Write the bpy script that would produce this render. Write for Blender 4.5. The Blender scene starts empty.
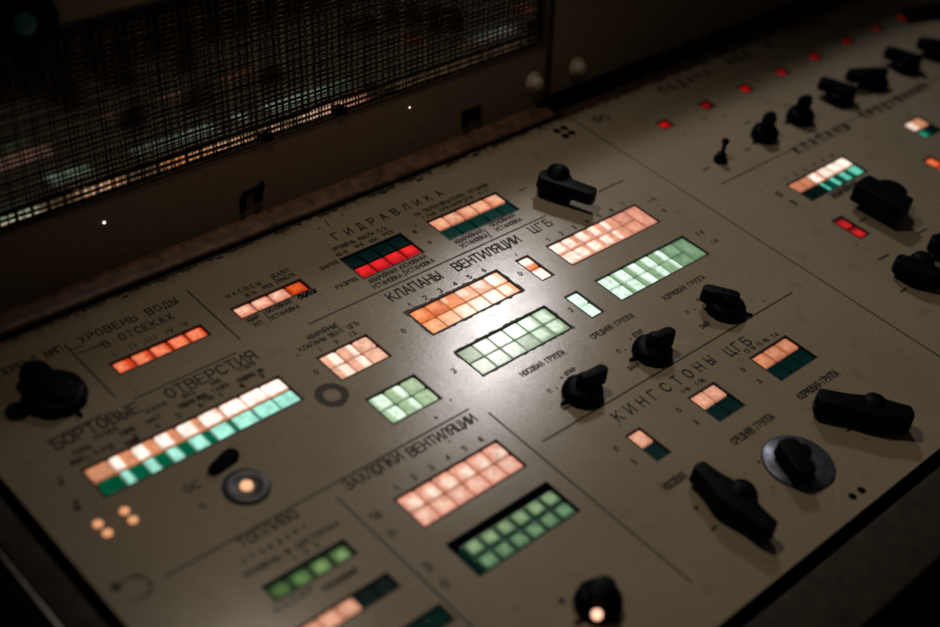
import bpy, bmesh, math, random
from mathutils import Vector, Matrix
random.seed(7)
U = 0.015                      # one lamp cell is 15 mm wide; the console is laid out in cells
H_CAM = 40.9068                # camera height above the panel, in cells
C = bpy.context.scene.collection
scene = bpy.context.scene

# ------------------------------------------------------------------ camera
a, b, c = 0.89064684, -0.86303272, 0.17433152
F = 1356.996
Rc = (Matrix.Rotation(b, 3, 'Z') @ Matrix.Rotation(a, 3, 'X') @ Matrix.Rotation(c, 3, 'Z'))
cam_d = bpy.data.cameras.new('camera')
cam = bpy.data.objects.new('camera', cam_d); C.objects.link(cam)
M4 = Rc.to_4x4(); M4.translation = Vector((0, 0, H_CAM*U)); cam.matrix_world = M4
cam_d.sensor_width = 36; cam_d.lens = F/940*36
cam_d.clip_start = 0.02; cam_d.clip_end = 50
scene.camera = cam

def at(px, py, z=0.0):
    """surveyed photo point -> console coordinates (cells) at height z"""
    d = Rc @ Vector(((px-470)/F, -(py-313.5)/F, -1))
    t = (z-H_CAM)/d.z
    return (d.x*t, d.y*t)
P0 = at(560, 300)
cam_d.dof.use_dof = True
fv = Rc @ Vector((0, 0, -1))
cam_d.dof.focus_distance = (Vector((P0[0], P0[1], 0))-Vector((0, 0, H_CAM))).dot(fv)*U
cam_d.dof.aperture_fstop = 3.0
cam_d.dof.aperture_blades = 0

# ------------------------------------------------------------------ materials
def nt(m):
    m.use_nodes = True
    n = m.node_tree; n.nodes.clear()
    return n
def mat(name, col, rough=0.5, metal=0.0, spec=0.5, noise=0.0, bump=0.0, nscale=60, emit=None, es=0):
    m = bpy.data.materials.new(name); n = nt(m)
    o = n.nodes.new('ShaderNodeOutputMaterial'); p = n.nodes.new('ShaderNodeBsdfPrincipled')
    n.links.new(p.outputs[0], o.inputs[0])
    p.inputs['Base Color'].default_value = (*col, 1); p.inputs['Roughness'].default_value = rough
    p.inputs['Metallic'].default_value = metal; p.inputs['Specular IOR Level'].default_value = spec
    if emit: p.inputs['Emission Color'].default_value = (*emit, 1); p.inputs['Emission Strength'].default_value = es
    if noise or bump:
        tc = n.nodes.new('ShaderNodeTexCoord'); nz = n.nodes.new('ShaderNodeTexNoise')
        nz.inputs['Scale'].default_value = nscale; nz.inputs['Detail'].default_value = 6
        n.links.new(tc.outputs['Object'], nz.inputs['Vector'])
        if noise:
            r = n.nodes.new('ShaderNodeMapRange'); r.inputs[1].default_value = .3; r.inputs[2].default_value = .7
            r.inputs[3].default_value = 1-noise; r.inputs[4].default_value = 1+noise
            n.links.new(nz.outputs[0], r.inputs[0])
            v = n.nodes.new('ShaderNodeVectorMath'); v.operation = 'SCALE'; v.inputs[0].default_value = col
            n.links.new(r.outputs[0], v.inputs['Scale']); n.links.new(v.outputs[0], p.inputs['Base Color'])
        if bump:
            bn = n.nodes.new('ShaderNodeBump'); bn.inputs['Strength'].default_value = bump; bn.inputs['Distance'].default_value = .0004
            n.links.new(nz.outputs[0], bn.inputs['Height']); n.links.new(bn.outputs[0], p.inputs['Normal'])
    return m

def paint(name, col, dirt, rough=0.42, edge=None, spec=.62):
    """worn, slightly orange-peeled enamel with grime of its own"""
    m = bpy.data.materials.new(name); n = nt(m); N = n.nodes.new; L = n.links.new
    o = N('ShaderNodeOutputMaterial'); p = N('ShaderNodeBsdfPrincipled'); L(p.outputs[0], o.inputs[0])
    tc = N('ShaderNodeTexCoord')
    def noise(s, d=5, rgh=.6):
        z = N('ShaderNodeTexNoise'); z.inputs['Scale'].default_value = s; z.inputs['Detail'].default_value = d
        z.inputs['Roughness'].default_value = rgh; L(tc.outputs['Object'], z.inputs['Vector']); return z
    def rng(src, a0, a1, b0, b1):
        r = N('ShaderNodeMapRange'); r.inputs[1].default_value = a0; r.inputs[2].default_value = a1
        r.inputs[3].default_value = b0; r.inputs[4].default_value = b1; L(src, r.inputs[0]); return r.outputs[0]
    def mix(f, A, B, mode='MIX'):
        x = N('ShaderNodeMix'); x.data_type = 'RGBA'; x.blend_type = mode
        if hasattr(f, 'links'): L(f, x.inputs[0])
        else: x.inputs[0].default_value = f
        for i, s in ((6, A), (7, B)):
            if hasattr(s, 'links'): L(s, x.inputs[i])
            else: x.inputs[i].default_value = (*s, 1)
        return x.outputs[2]
    big = noise(9, 4); mid = noise(45, 8, .7); fine = noise(700, 5, .8); pit = noise(230, 4)
    base = mix(rng(big.outputs[0], .35, .65, 0, 1), col, tuple(x*.86 for x in col))
    base = mix(rng(mid.outputs[0], .56, .74, 0, .6), base, dirt)
    base = mix(rng(fine.outputs[0], .36, .66, 0, .85), base, tuple(x*.5 for x in col))
    base = mix(rng(pit.outputs[0], .72, .76, 0, .8), base, dirt)
    if edge:   # chipped, grimy strip along the rear edge of the plate
        sx = N('ShaderNodeSeparateXYZ'); L(tc.outputs['Object'], sx.inputs[0])
        en = noise(70, 7, .75)
        ad = N('ShaderNodeMath'); ad.operation = 'MULTIPLY_ADD'; L(en.outputs[0], ad.inputs[0]); ad.inputs[1].default_value = .028
        L(sx.outputs[1], ad.inputs[2])
        k = rng(ad.outputs[0], edge*U+.0112, edge*U+.0128, 0, 1)
        k2 = rng(ad.outputs[0], edge*U+.002, edge*U+.013, 0, .55)
        base = mix(k2, base, tuple(x*.55 for x in dirt)); base = mix(k, base, (.04, .024, .014))
    L(base, p.inputs['Base Color'])
    L(rng(mid.outputs[0], .3, .7, rough-.02, rough+.035), p.inputs['Roughness'])
    p.inputs['Specular IOR Level'].default_value = spec
    bn = N('ShaderNodeBump'); bn.inputs['Strength'].default_value = .16; bn.inputs['Distance'].default_value = .0003
    s = N('ShaderNodeMath'); s.operation = 'ADD'; L(fine.outputs[0], s.inputs[0])
    L(pit.outputs[0], s.inputs[1]); L(s.outputs[0], bn.inputs['Height']); L(bn.outputs[0], p.inputs['Normal'])
    return m

PAINT = paint('beige_enamel', (.365, .305, .215), (.13, .092, .06), .21, edge=43.1)
WALLP = paint('brown_grey_enamel', (.19, .135, .09), (.07, .045, .03), .55, spec=.4)
RAILM = mat('rusty_rail', (.095, .045, .024), .55, noise=.6, bump=.8, nscale=120)
TRIM = mat('dark_brown_trim', (.034, .025, .018), .7, spec=.1, noise=.3, bump=.4, nscale=90)
EDGE = mat('bare_metal_edge', (.35, .31, .28), .3, metal=1, noise=.3, nscale=120)
INK = mat('engraving_paint', (.018, .013, .010), .65)
RUSTRIM = mat('rusty_rim', (.055, .02, .008), .7, noise=.5, nscale=300)
CHIP = mat('chipped_rim', (.012, .009, .008), .6, noise=.4, nscale=300)
BLACK = mat('black_bakelite', (.002, .002, .0035), .5, spec=.06, noise=.2, bump=.15, nscale=200)
HOLE = mat('black_recess', (.003, .003, .003), .9, spec=.05)
SKIRT = mat('blue_grey_metal', (.10, .105, .14), .38, metal=.6, noise=.5, bump=.3, nscale=130)
GREYP = mat('dull_grey_plastic', (.12, .11, .10), .5, noise=.3, nscale=100)
BOLTM = mat('painted_bolt', (.36, .30, .23), .4, noise=.25, bump=.3, nscale=200)
GLASSM = mat('dark_window_glass', (.002, .002, .003), .07, spec=1.0)
GLASSM.node_tree.nodes['Principled BSDF'].inputs['IOR'].default_value = 2.3
WIRE = mat('tarnished_wire', (.075, .055, .04), .36, metal=.9, noise=.4, nscale=300)
FLOORM = mat('dark_floor', (.01, .009, .008), .8, noise=.3, nscale=5)
STAIN = mat('grease_stain', (.035, .024, .016), .7, noise=.4, nscale=250)
SCUFF = mat('bare_scuffed_metal', (.25, .22, .19), .5, metal=.3, noise=.6, nscale=400)

_lens = {}
def lens_mat(dim, hot=None, rect=None, soft=.10, k=1.0, rough=.12, edge=.55, base=None):
    """backlit diffuser: rect=(u0,u1,v0,v1) is where the bulb box behind the pane is brightest"""
    key = (dim, hot, rect, soft, k, rough, edge, base)
    if key in _lens: return _lens[key]
    m = bpy.data.materials.new('backlit_pane'); n = nt(m); N = n.nodes.new; L = n.links.new
    o = N('ShaderNodeOutputMaterial'); p = N('ShaderNodeBsdfPrincipled'); L(p.outputs[0], o.inputs[0])
    bc = base or tuple(min(.5, x*.35+.02) for x in dim)
    p.inputs['Base Color'].default_value = (*bc, 1); p.inputs['Roughness'].default_value = .17; p.inputs['Specular IOR Level'].default_value = .13
    tc = N('ShaderNodeTexCoord'); sx = N('ShaderNodeSeparateXYZ'); L(tc.outputs['Generated'], sx.inputs[0])
    def math_(op, A, B=None):
        x = N('ShaderNodeMath'); x.operation = op
        for i, s in enumerate((A, B)):
            if s is None: continue
            if hasattr(s, 'links'): L(s, x.inputs[i])
            else: x.inputs[i].default_value = s
        return x.outputs[0]
    def sm(src, a0, a1):
        r = N('ShaderNodeMapRange'); r.interpolation_type = 'SMOOTHSTEP'
        r.inputs[1].default_value = a0; r.inputs[2].default_value = a1; L(src, r.inputs[0]); return r.outputs[0]
    def band(src, lo, hi, s):
        return math_('MULTIPLY', sm(src, lo-s, lo+s), math_('SUBTRACT', 1.0, sm(src, hi-s, hi+s)))
    X, Y = sx.outputs[0], sx.outputs[1]
    em = math_('MULTIPLY', band(X, .035, .965, .07), band(Y, .045, .955, .09))     # pane shades off at its rim
    lo = 1-edge
    ef = N('ShaderNodeMapRange'); ef.inputs[3].default_value = lo; L(em, ef.inputs[0])
    nz = N('ShaderNodeTexNoise'); nz.inputs['Scale'].default_value = 3.2; nz.inputs['Detail'].default_value = 5
    oi = N('ShaderNodeObjectInfo'); va = N('ShaderNodeVectorMath'); va.operation = 'ADD'
    cb = N('ShaderNodeCombineXYZ'); L(math_('MULTIPLY', oi.outputs['Random'], 40.0), cb.inputs[0])
    L(tc.outputs['Generated'], va.inputs[0]); L(cb.outputs[0], va.inputs[1]); L(va.outputs[0], nz.inputs['Vector'])
    nr = N('ShaderNodeMapRange'); nr.inputs[1].default_value = .3; nr.inputs[2].default_value = .7
    nr.inputs[3].default_value = .64; nr.inputs[4].default_value = 1.14; L(nz.outputs[0], nr.inputs[0])
    rr = N('ShaderNodeMapRange'); rr.inputs[3].default_value = .9; rr.inputs[4].default_value = 1.08; L(oi.outputs['Random'], rr.inputs[0])
    st = math_('MULTIPLY', math_('MULTIPLY', ef.outputs[0], nr.outputs[0]), rr.outputs[0])
    if hot:
        h = math_('MULTIPLY', band(X, rect[0], rect[1], soft), band(Y, rect[2], rect[3], soft))
        mx = N('ShaderNodeMix'); mx.data_type = 'RGBA'; L(h, mx.inputs[0])
        mx.inputs[6].default_value = (*dim, 1); mx.inputs[7].default_value = (*hot, 1)
        L(mx.outputs[2], p.inputs['Emission Color'])
    else:
        p.inputs['Emission Color'].default_value = (*dim, 1)
    L(math_('MULTIPLY', st, k), p.inputs['Emission Strength'])
    _lens[key] = m
    return m
def dark_pane(col, key=None):
    kk = ('dark', col)
    if kk not in _lens: _lens[kk] = mat('unlit_pane', col, .45, spec=.06, noise=.35, nscale=60)
    return _lens[kk]

def srgb(r, g, b_):
    f = lambda v: ((v/255+.055)/1.055)**2.4 if v/255 > .04045 else v/255/12.92
    return (f(r), f(g), f(b_))

# ------------------------------------------------------------------ mesh helpers (all in cells)
class MB:
    def __init__(s): s.v = []; s.f = []; s.sm = []
    def poly(s, pts): i = len(s.v); s.v += [tuple(p) for p in pts]; s.f.append(list(range(i, i+len(pts)))); s.sm.append(False)
    def box(s, x0, x1, y0, y1, z0, z1):
        i = len(s.v); s.v += [(x, y, z) for z in (z0, z1) for y in (y0, y1) for x in (x0, x1)]
        for q in ((0, 2, 3, 1), (4, 5, 7, 6), (0, 1, 5, 4), (1, 3, 7, 5), (3, 2, 6, 7), (2, 0, 4, 6)):
            s.f.append([i+k for k in q]); s.sm.append(False)
    def prism(s, out, z0, z1, top=None, smooth=False):
        """outline (ccw) between two heights; top gives another outline for the upper face"""
        n = len(out); i = len(s.v); top = top or out
        s.v += [(x, y, z0) for x, y in out]+[(x, y, z1) for x, y in top]
        s.f.append([i+k for k in reversed(range(n))]); s.sm.append(False)
        s.f.append([i+n+k for k in range(n)]); s.sm.append(False)
        for k in range(n):
            l = (k+1) % n; s.f.append([i+k, i+l, i+n+l, i+n+k]); s.sm.append(smooth)
    def lathe(s, prof, cx=0, cy=0, n=40, M=None):
        i = len(s.v)
        for r, z in prof:
            for k in range(n):
                t = 2*math.pi*k/n; s.v.append((cx+r*math.cos(t), cy+r*math.sin(t), z))
        for j in range(len(prof)-1):
            for k in range(n):
                l = (k+1) % n; s.f.append([i+j*n+k, i+j*n+l, i+(j+1)*n+l, i+(j+1)*n+k]); s.sm.append(True)
        s.f.append([i+(len(prof)-1)*n+k for k in range(n)]); s.sm.append(False)
        s.f.append([i+k for k in reversed(range(n))]); s.sm.append(False)
    def ribbon(s, pts, w, z):
        for p, q in zip(pts[:-1], pts[1:]):
            d = Vector((q[0]-p[0], q[1]-p[1]));
            if d.length < 1e-6: continue
            d.normalize(); e = d*w*.45; t = Vector((-d.y, d.x))*w/2
            A = (p[0]-e.x, p[1]-e.y); B = (q[0]+e.x, q[1]+e.y)
            s.poly([(A[0]-t.x, A[1]-t.y, z), (B[0]-t.x, B[1]-t.y, z), (B[0]+t.x, B[1]+t.y, z), (A[0]+t.x, A[1]+t.y, z)])
    def tube(s, A, B, r, n=6):
        A = Vector(A); B = Vector(B); d = (B-A).normalized(); u = d.orthogonal().normalized(); w = d.cross(u); i = len(s.v)
        for q in (A, B):
            for k in range(n):
                t = 2*math.pi*k/n; s.v.append(tuple(q+u*r*math.cos(t)+w*r*math.sin(t)))
        for k in range(n):
            l = (k+1) % n; s.f.append([i+k, i+l, i+n+l, i+n+k]); s.sm.append(True)
        s.f.append([i+k for k in range(n)]); s.sm.append(False); s.f.append([i+n+k for k in reversed(range(n))]); s.sm.append(False)
    def build(s, name, m, parent=None, loc=(0, 0, 0), bevel=0, smooth_all=False, mtx=None):
        me = bpy.data.meshes.new(name)
        vs = [Vector(v) for v in s.v]
        if mtx is not None: vs = [mtx @ v for v in vs]
        me.from_pydata([tuple(v*U) for v in vs], [], s.f)
        for pl, f in zip(me.polygons, s.sm): pl.use_smooth = f or smooth_all
        bm = bmesh.new(); bm.from_mesh(me); bmesh.ops.recalc_face_normals(bm, faces=bm.faces)
        if bevel:
            ed = [e for e in bm.edges if len(e.link_faces) == 2 and e.calc_face_angle(0) > .5]
            bmesh.ops.bevel(bm, geom=ed, offset=bevel*U, segments=3, profile=.5, affect='EDGES', clamp_overlap=True)
            for f in bm.faces: f.smooth = True
        bm.to_mesh(me); bm.free()
        if bevel or smooth_all: me.set_sharp_from_angle(angle=math.radians(40))
        me.materials.append(m)
        o = bpy.data.objects.new(name, me); C.objects.link(o)
        o.location = Vector(loc)*U
        if parent: o.parent = parent
        return o
def tag(o, label, cat, group=None):
    o['label'] = label; o['category'] = cat
    if group: o['group'] = group
    return o
def thing(name, label, cat, loc=(0, 0, 0), group=None, rz=0):
    o = bpy.data.objects.new(name, None); C.objects.link(o); o.empty_display_size = .01
    o.location = Vector(loc)*U; o.rotation_euler.z = rz
    return tag(o, label, cat, group)
def stadium(p, q, w0, w1, n=10, sq=1.0):
    """rounded bar outline from p (radius w0) to q (radius w1); sq<1 flattens the ends"""
    p = Vector(p); q = Vector(q); d = (q-p).normalized(); t = Vector((-d.y, d.x)); out = []
    for k in range(n+1):
        an = -math.pi/2+math.pi*k/n; out.append(q+d*w1*math.cos(an)*sq+t*w1*math.sin(an))
    for k in range(n+1):
        an = math.pi/2+math.pi*k/n; out.append(p+d*w0*math.cos(an)*sq+t*w0*math.sin(an))
    return [(v.x, v.y) for v in out]

# ------------------------------------------------------------------ engraved single-stroke lettering
def arc(cx, cy, rx, ry, a0, a1, n=8):
    return [(cx+rx*math.cos(math.radians(a0+(a1-a0)*k/n)), cy+ry*math.sin(math.radians(a0+(a1-a0)*k/n))) for k in range(n+1)]
Oo = [(.5, 0), (.15, .12), (0, .35), (0, .65), (.15, .88), (.5, 1), (.85, .88), (1, .65), (1, .35), (.85, .12), (.5, 0)]
G = {
 'А': [[(0, 0), (.5, 1), (1, 0)], [(.2, .35), (.8, .35)]], 'Б': [[(.9, 1), (0, 1), (0, 0), (.7, 0), (1, .15), (1, .42), (.7, .57), (0, .57)]],
 'В': [[(0, 0), (0, 1), (.7, 1), (.93, .87), (.93, .67), (.7, .54), (0, .54)], [(.7, .54), (1, .38), (1, .15), (.72, 0), (0, 0)]],
 'Г': [[(0, 0), (0, 1), (.95, 1)]], 'Д': [[(0, -.15), (0, .03), (1, .03), (1, -.15)], [(.15, .03), (.35, 1), (.85, 1), (.85, .03)]],
 'Е': [[(1, 1), (0, 1), (0, 0), (1, 0)], [(0, .52), (.8, .52)]], 'Ж': [[(.5, 0), (.5, 1)], [(0, 1), (.5, .5), (1, 1)], [(0, 0), (.5, .5), (1, 0)]],
 'З': [[(0, .85), (.3, 1), (.7, 1), (.95, .85), (.95, .67), (.65, .53), (.35, .53)], [(.65, .53), (1, .38), (1, .15), (.7, 0), (.3, 0), (0, .15)]],
 'И': [[(0, 1), (0, 0), (1, 1), (1, 0)]], 'Й': [[(0, 1), (0, 0), (1, 1), (1, 0)], [(.3, 1.2), (.5, 1.12), (.7, 1.2)]],
 'К': [[(0, 0), (0, 1)], [(.95, 1), (0, .45)], [(.3, .62), (1, 0)]], 'Л': [[(0, 0), (.4, 1), (1, 1), (1, 0)]],
 'М': [[(0, 0), (0, 1), (.5, .4), (1, 1), (1, 0)]], 'Н': [[(0, 0), (0, 1)], [(1, 0), (1, 1)], [(0, .52), (1, .52)]],
 'О': [Oo], 'П': [[(0, 0), (0, 1), (1, 1), (1, 0)]], 'Р': [[(0, 0), (0, 1), (.7, 1), (1, .86), (1, .62), (.7, .47), (0, .47)]],
 'С': [[(1, .8), (.8, .95), (.5, 1), (.15, .88), (0, .65), (0, .35), (.15, .12), (.5, 0), (.8, .05), (1, .2)]],
 'Т': [[(0, 1), (1, 1)], [(.5, 1), (.5, 0)]], 'У': [[(0, 1), (.52, .4)], [(1, 1), (.4, .08), (.2, 0), (.05, .03)]],
 'Ф': [[(.5, 0), (.5, 1)], arc(.5, .55, .48, .28, 0, 360, 10)],
 'Х': [[(0, 0), (1, 1)], [(0, 1), (1, 0)]], 'Ц': [[(0, 1), (0, 0), (.85, 0), (.85, 1)], [(.85, 0), (1.08, 0), (1.08, -.18)]],
 'Ч': [[(0, 1), (0, .6), (.2, .45), (1, .45)], [(1, 1), (1, 0)]], 'Ы': [[(0, 1), (0, 0), (.4, 0), (.65, .13), (.65, .42), (.4, .55), (0, .55)], [(1.02, 0), (1.02, 1)]],
 'Ь': [[(0, 1), (0, 0), (.65, 0), (.95, .13), (.95, .42), (.65, .55), (0, .55)]],
 'Ю': [[(0, 0), (0, 1)], [(0, .5), (.3, .5)], arc(.66, .5, .34, .5, 0, 360, 10)],
 'Я': [[(1, 0), (1, 1), (.3, 1), (0, .86), (0, .62), (.3, .48), (1, .48)], [(.4, .48), (0, 0)]],
 '0': [Oo], '1': [[(.2, .75), (.6, 1), (.6, 0)]], '2': [[(0, .8), (.3, 1), (.75, 1), (1, .8), (.95, .6), (0, 0), (1, 0)]],
 '3': [[(0, .9), (.3, 1), (.75, 1), (.95, .8), (.6, .53), (1, .3), (.8, .03), (.3, 0), (0, .12)]],
 '4': [[(.75, 0), (.75, 1), (0, .3), (1, .3)]], '5': [[(.9, 1), (.1, 1), (.05, .58), (.6, .62), (1, .35), (.7, .02), (0, .05)]],
 '6': [[(.9, .95), (.4, .9), (0, .4), (.2, .03), (.7, 0), (1, .25), (.8, .52), (.3, .52), (0, .35)]],
 '7': [[(0, 1), (1, 1), (.35, 0)]], '8': [arc(.5, .76, .4, .24, 0, 360, 8), arc(.5, .26, .5, .26, 0, 360, 8)],
 '9': [[(.1, .05), (.6, .1), (1, .6), (.8, .97), (.3, 1), (0, .75), (.2, .48), (.7, .48), (1, .65)]],
 '/': [[(0, 0), (1, 1)]], '-': [[(.15, .5), (.85, .5)]], '.': [[(.4, 0), (.55, 0)]], 'I': [[(.5, 0), (.5, 1)]],
 'V': [[(0, 1), (.5, 0), (1, 1)]], 'X': [[(0, 0), (1, 1)], [(0, 1), (1, 0)]], '|': [[(.5, -.3), (.5, 1.2)]],
}
def glyphs(mb, text, x0, x1, y, h, lw=None, sw=None, z=.014):
    n = len(text); h = h*(.68 if h > .5 else .61); adv = (x1-x0)/max(n-.3, .7)
    w = lw or min(.72*adv, .62*h); adv = (x1-x0-w)/(n-1) if n > 1 else adv; sw = sw or (.047 if h < .36 else h*.155)
    for i, ch in enumerate(text):
        for st in G.get(ch, []):
            mb.ribbon([(x0+i*adv+px*w, y+py*h) for px, py in st], sw, z)

# ------------------------------------------------------------------ console plates with real cut-outs
XL, XS, XR = 15.86, 55.95, 96.0
YF, YB = 13.55, 43.15
holes = []            # (x0,x1,y0,y1)
t_con = thing('control_console', 'beige control console with dark brown edges, carrying the engraved headings and lit blocks', 'console', (16, 13, -1))
def into(o, root):
    o.parent = root; o.location = o.location-root.location; return o
def plate(name, x0, x1, hs, label, YB=YB):
    xs = sorted({x0, x1, *[h[0] for h in hs], *[h[1] for h in hs]}); ys = sorted({YF, YB, *[h[2] for h in hs], *[h[3] for h in hs]})
    mb = MB(); idx = {}
    def vid(x, y, z):
        k = (x, y, z)
        if k not in idx: idx[k] = len(mb.v); mb.v.append(k)
        return idx[k]
    def q(*p): mb.f.append([vid(*k) for k in p]); mb.sm.append(False)
    T = -.22
    solid = {}
    for i in range(len(xs)-1):
        for j in range(len(ys)-1):
            mx, my = (xs[i]+xs[i+1])/2, (ys[j]+ys[j+1])/2
            solid[i, j] = not any(h[0] < mx < h[1] and h[2] < my < h[3] for h in hs)
    for (i, j), s in solid.items():
        if not s: continue
        X0, X1, Y0, Y1 = xs[i], xs[i+1], ys[j], ys[j+1]
        q((X0, Y0, 0), (X1, Y0, 0), (X1, Y1, 0), (X0, Y1, 0)); q((X0, Y1, T), (X1, Y1, T), (X1, Y0, T), (X0, Y0, T))
        if not solid.get((i-1, j)): q((X0, Y0, T), (X0, Y0, 0), (X0, Y1, 0), (X0, Y1, T))
        if not solid.get((i+1, j)): q((X1, Y1, T), (X1, Y1, 0), (X1, Y0, 0), (X1, Y0, T))
        if not solid.get((i, j-1)): q((X1, Y0, T), (X1, Y0, 0), (X0, Y0, 0), (X0, Y0, T))
        if not solid.get((i, j+1)): q((X0, Y1, T), (X0, Y1, 0), (X1, Y1, 0), (X1, Y1, T))
    o = into(mb.build(name, PAINT), t_con); o['label'] = label
    return o

# --------------------------------------------------------- indicator blocks
PINK = srgb(238, 168, 138); PINKH = (1.2, .97, .8); ORG = srgb(243, 148, 92)
HOTW = (1.3, 1.15, 1.0); GRN = srgb(150, 186, 148); GRNH = (.88, 1.12, .95)
TEALD = (.0, .026, .028); GREEND = (.0, .032, .026)
blocks = []
def block(name_label, x0, ytop, cols, rows, cw, ch, cells, rim=RUSTRIM, gap=.035, depth=.05, rimw=.07, worn=0, group=None, pad=(0, 0, 0, 0), tall_last=False, floor=None, radius=.09, cat='indicator block'):
    """cells(i,j) -> material; j=0 is the rear (upper) row.  pad = extra opening left,right,bottom,top"""
    X0, X1 = x0-pad[0], x0+cols*cw+pad[1]; Y1, Y0 = ytop+pad[3], ytop-rows*ch-pad[2]
    holes.append((X0-rimw*.5, X1+rimw*.5, Y0-rimw*.5, Y1+rimw*.5))
    t = thing('indicator_block', name_label, cat, ((X0+X1)/2, (Y0+Y1)/2, 0), group)
    ox, oy = (X0+X1)/2, (Y0+Y1)/2
    # rim: raised thin frame lining the opening, chipped where worn
    mb = MB()
    def jit(s): return random.uniform(0, worn) if worn else 0
    n = 40 if worn else 1
    inn = []; out = []
    crn = [(X0, Y0), (X1, Y0), (X1, Y1), (X0, Y1)]; nr = [(0, -1), (1, 0), (0, 1), (-1, 0)]
    for s in range(4):
        A, B = crn[s], crn[(s+1) % 4]; m_ = max(1, int(n*(abs(B[0]-A[0])+abs(B[1]-A[1]))/7))
        for k in range(m_):
            f = k/m_; px, py = A[0]+(B[0]-A[0])*f, A[1]+(B[1]-A[1])*f
            inn.append((px-ox, py-oy))
            if k == 0:
                pn = nr[(s-1) % 4]; dx, dy = nr[s][0]+pn[0], nr[s][1]+pn[1]
            else: dx, dy = nr[s]
            w = rimw+jit(1)*(1 if random.random() < .6 else .2)
            out.append((px+dx*w-ox, py+dy*w-oy))
    N_ = len(inn)
    zt = .012
    for k in range(N_):
        l = (k+1) % N_
        mb.poly([(*inn[k], zt), (*out[k], zt), (*out[l], zt), (*inn[l], zt)])
        mb.poly([(*inn[k], zt), (*inn[l], zt), (*inn[l], -.75), (*inn[k], -.75)])
    mb.poly([(X0-ox, Y0-oy, -.75), (X1-ox, Y0-oy, -.75), (X1-ox, Y1-oy, -.75), (X0-ox, Y1-oy, -.75)])
    mb.build('rim', rim, t)
    # divider tray between panes
    fm = floor or rim
    tb = MB(); tb.box(x0-ox, x0+cols*cw-ox, ytop-rows*ch-oy, ytop-oy, -.7, -depth-.10); tb.build('tray', fm, t)
    for j in range(rows):
        for i in range(cols):
            if tall_last and i == cols-1:
                if j > 0: continue
                hh = ch*rows
            else: hh = ch
            m = cells(i, j)
            if m is None: continue
            w, h_ = cw-gap*2, hh-gap*2
            cx, cy = x0+(i+.5)*cw-ox, ytop-j*ch-hh/2-oy
            key = (round(w, 3), round(h_, 3), radius)
            if key not in _pm: _pm[key] = pane_mesh(w, h_, radius)
            me = _pm[key].copy(); me.materials.append(m)
            o = bpy.data.objects.new('pane', me); C.objects.link(o); o.parent = t
            o.location = Vector((cx, cy, -depth+random.uniform(-.012, .006)))*U
            o.rotation_euler = (random.gauss(0, .006), random.gauss(0, .006), 0)
    blocks.append(t)
    return t
_pm = {}
def pane_mesh(w, h, r):
    bm = bmesh.new(); rings = []
    def rr(ins, z):
        out = []; rad = max(r-ins*.5, .02); W, H = w/2-ins, h/2-ins
        for sx, sy, a0 in ((1, 1, 0), (-1, 1, 90), (-1, -1, 180), (1, -1, 270)):
            for k in range(5):
                an = math.radians(a0+90*k/4)
                out.append(bm.verts.new(((sx*(W-rad)+rad*math.cos(an))*U, (sy*(H-rad)+rad*math.sin(an))*U, z*U)))
        return out
    for ins, z in ((0, -.15), (0, -.04), (.012, -.012), (.035, 0), (.05, .001)): rings.append(rr(ins, z))
    for A, B in zip(rings[:-1], rings[1:]):
        for k in range(20): bm.faces.new((A[k], A[(k+1) % 20], B[(k+1) % 20], B[k]))
    bm.faces.new(rings[-1]); bm.faces.new(list(reversed(rings[0])))
    for f in bm.faces: f.smooth = len(f.verts) == 4
    me = bpy.data.meshes.new('pane'); bm.to_mesh(me); bm.free()
    return me

GRP = 'blocks of backlit panes set into the console'
# water level, five orange
block('row of five glowing orange panes under the water level heading', 22.77, 39.26, 5, 1, .93, .78,
      lambda i, j: lens_mat(srgb(225, 62, 22), srgb(255, 140, 98), ((.0, .6, .1, .95), (.0, .72, .0, 1), (.05, .8, 0, 1), (.1, .85, 0, 1), (.08, .8, .0, 1))[i], .2, 1.0, edge=.8), group=GRP)
# pumps
block('short row of three pale pink panes and one deep orange pane', 29.25, 39.42, 4, 1, .995, .82,
      lambda i, j: lens_mat(srgb(205, 62, 14), srgb(240, 100, 36), (.2, .8, .25, .95), .25, .9, edge=.6) if i == 3 else lens_mat(srgb(226, 140, 110), srgb(255, 200, 172), (.05, .75, .35, .95), .28), gap=.04, group=GRP)
block('block with unlit dark teal panes above four glowing red panes', 35.88, 39.58, 4, 2, .975, .905,
      lambda i, j: dark_pane(TEALD) if j == 0 else lens_mat(srgb(178, 6, 16), srgb(250, 34, 38), (.1, .9, .35, 1.1), .3, .95, edge=.75), rim=CHIP, group=GRP, gap=.03)
block('block with five peach panes above five dark green panes', 41.65, 39.6, 5, 2, .992, .90,
      lambda i, j: lens_mat(srgb(222, 134, 98), srgb(248, 186, 150), ((.3, 1.1, .2, 1.), (.1, .9, .2, 1.))[i % 2], .3, .95) if j == 0 else lens_mat(srgb(0, 52, 42), None, None, .1, .6, base=(0, .02, .017)), rim=CHIP, group=GRP, gap=.03)
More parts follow.
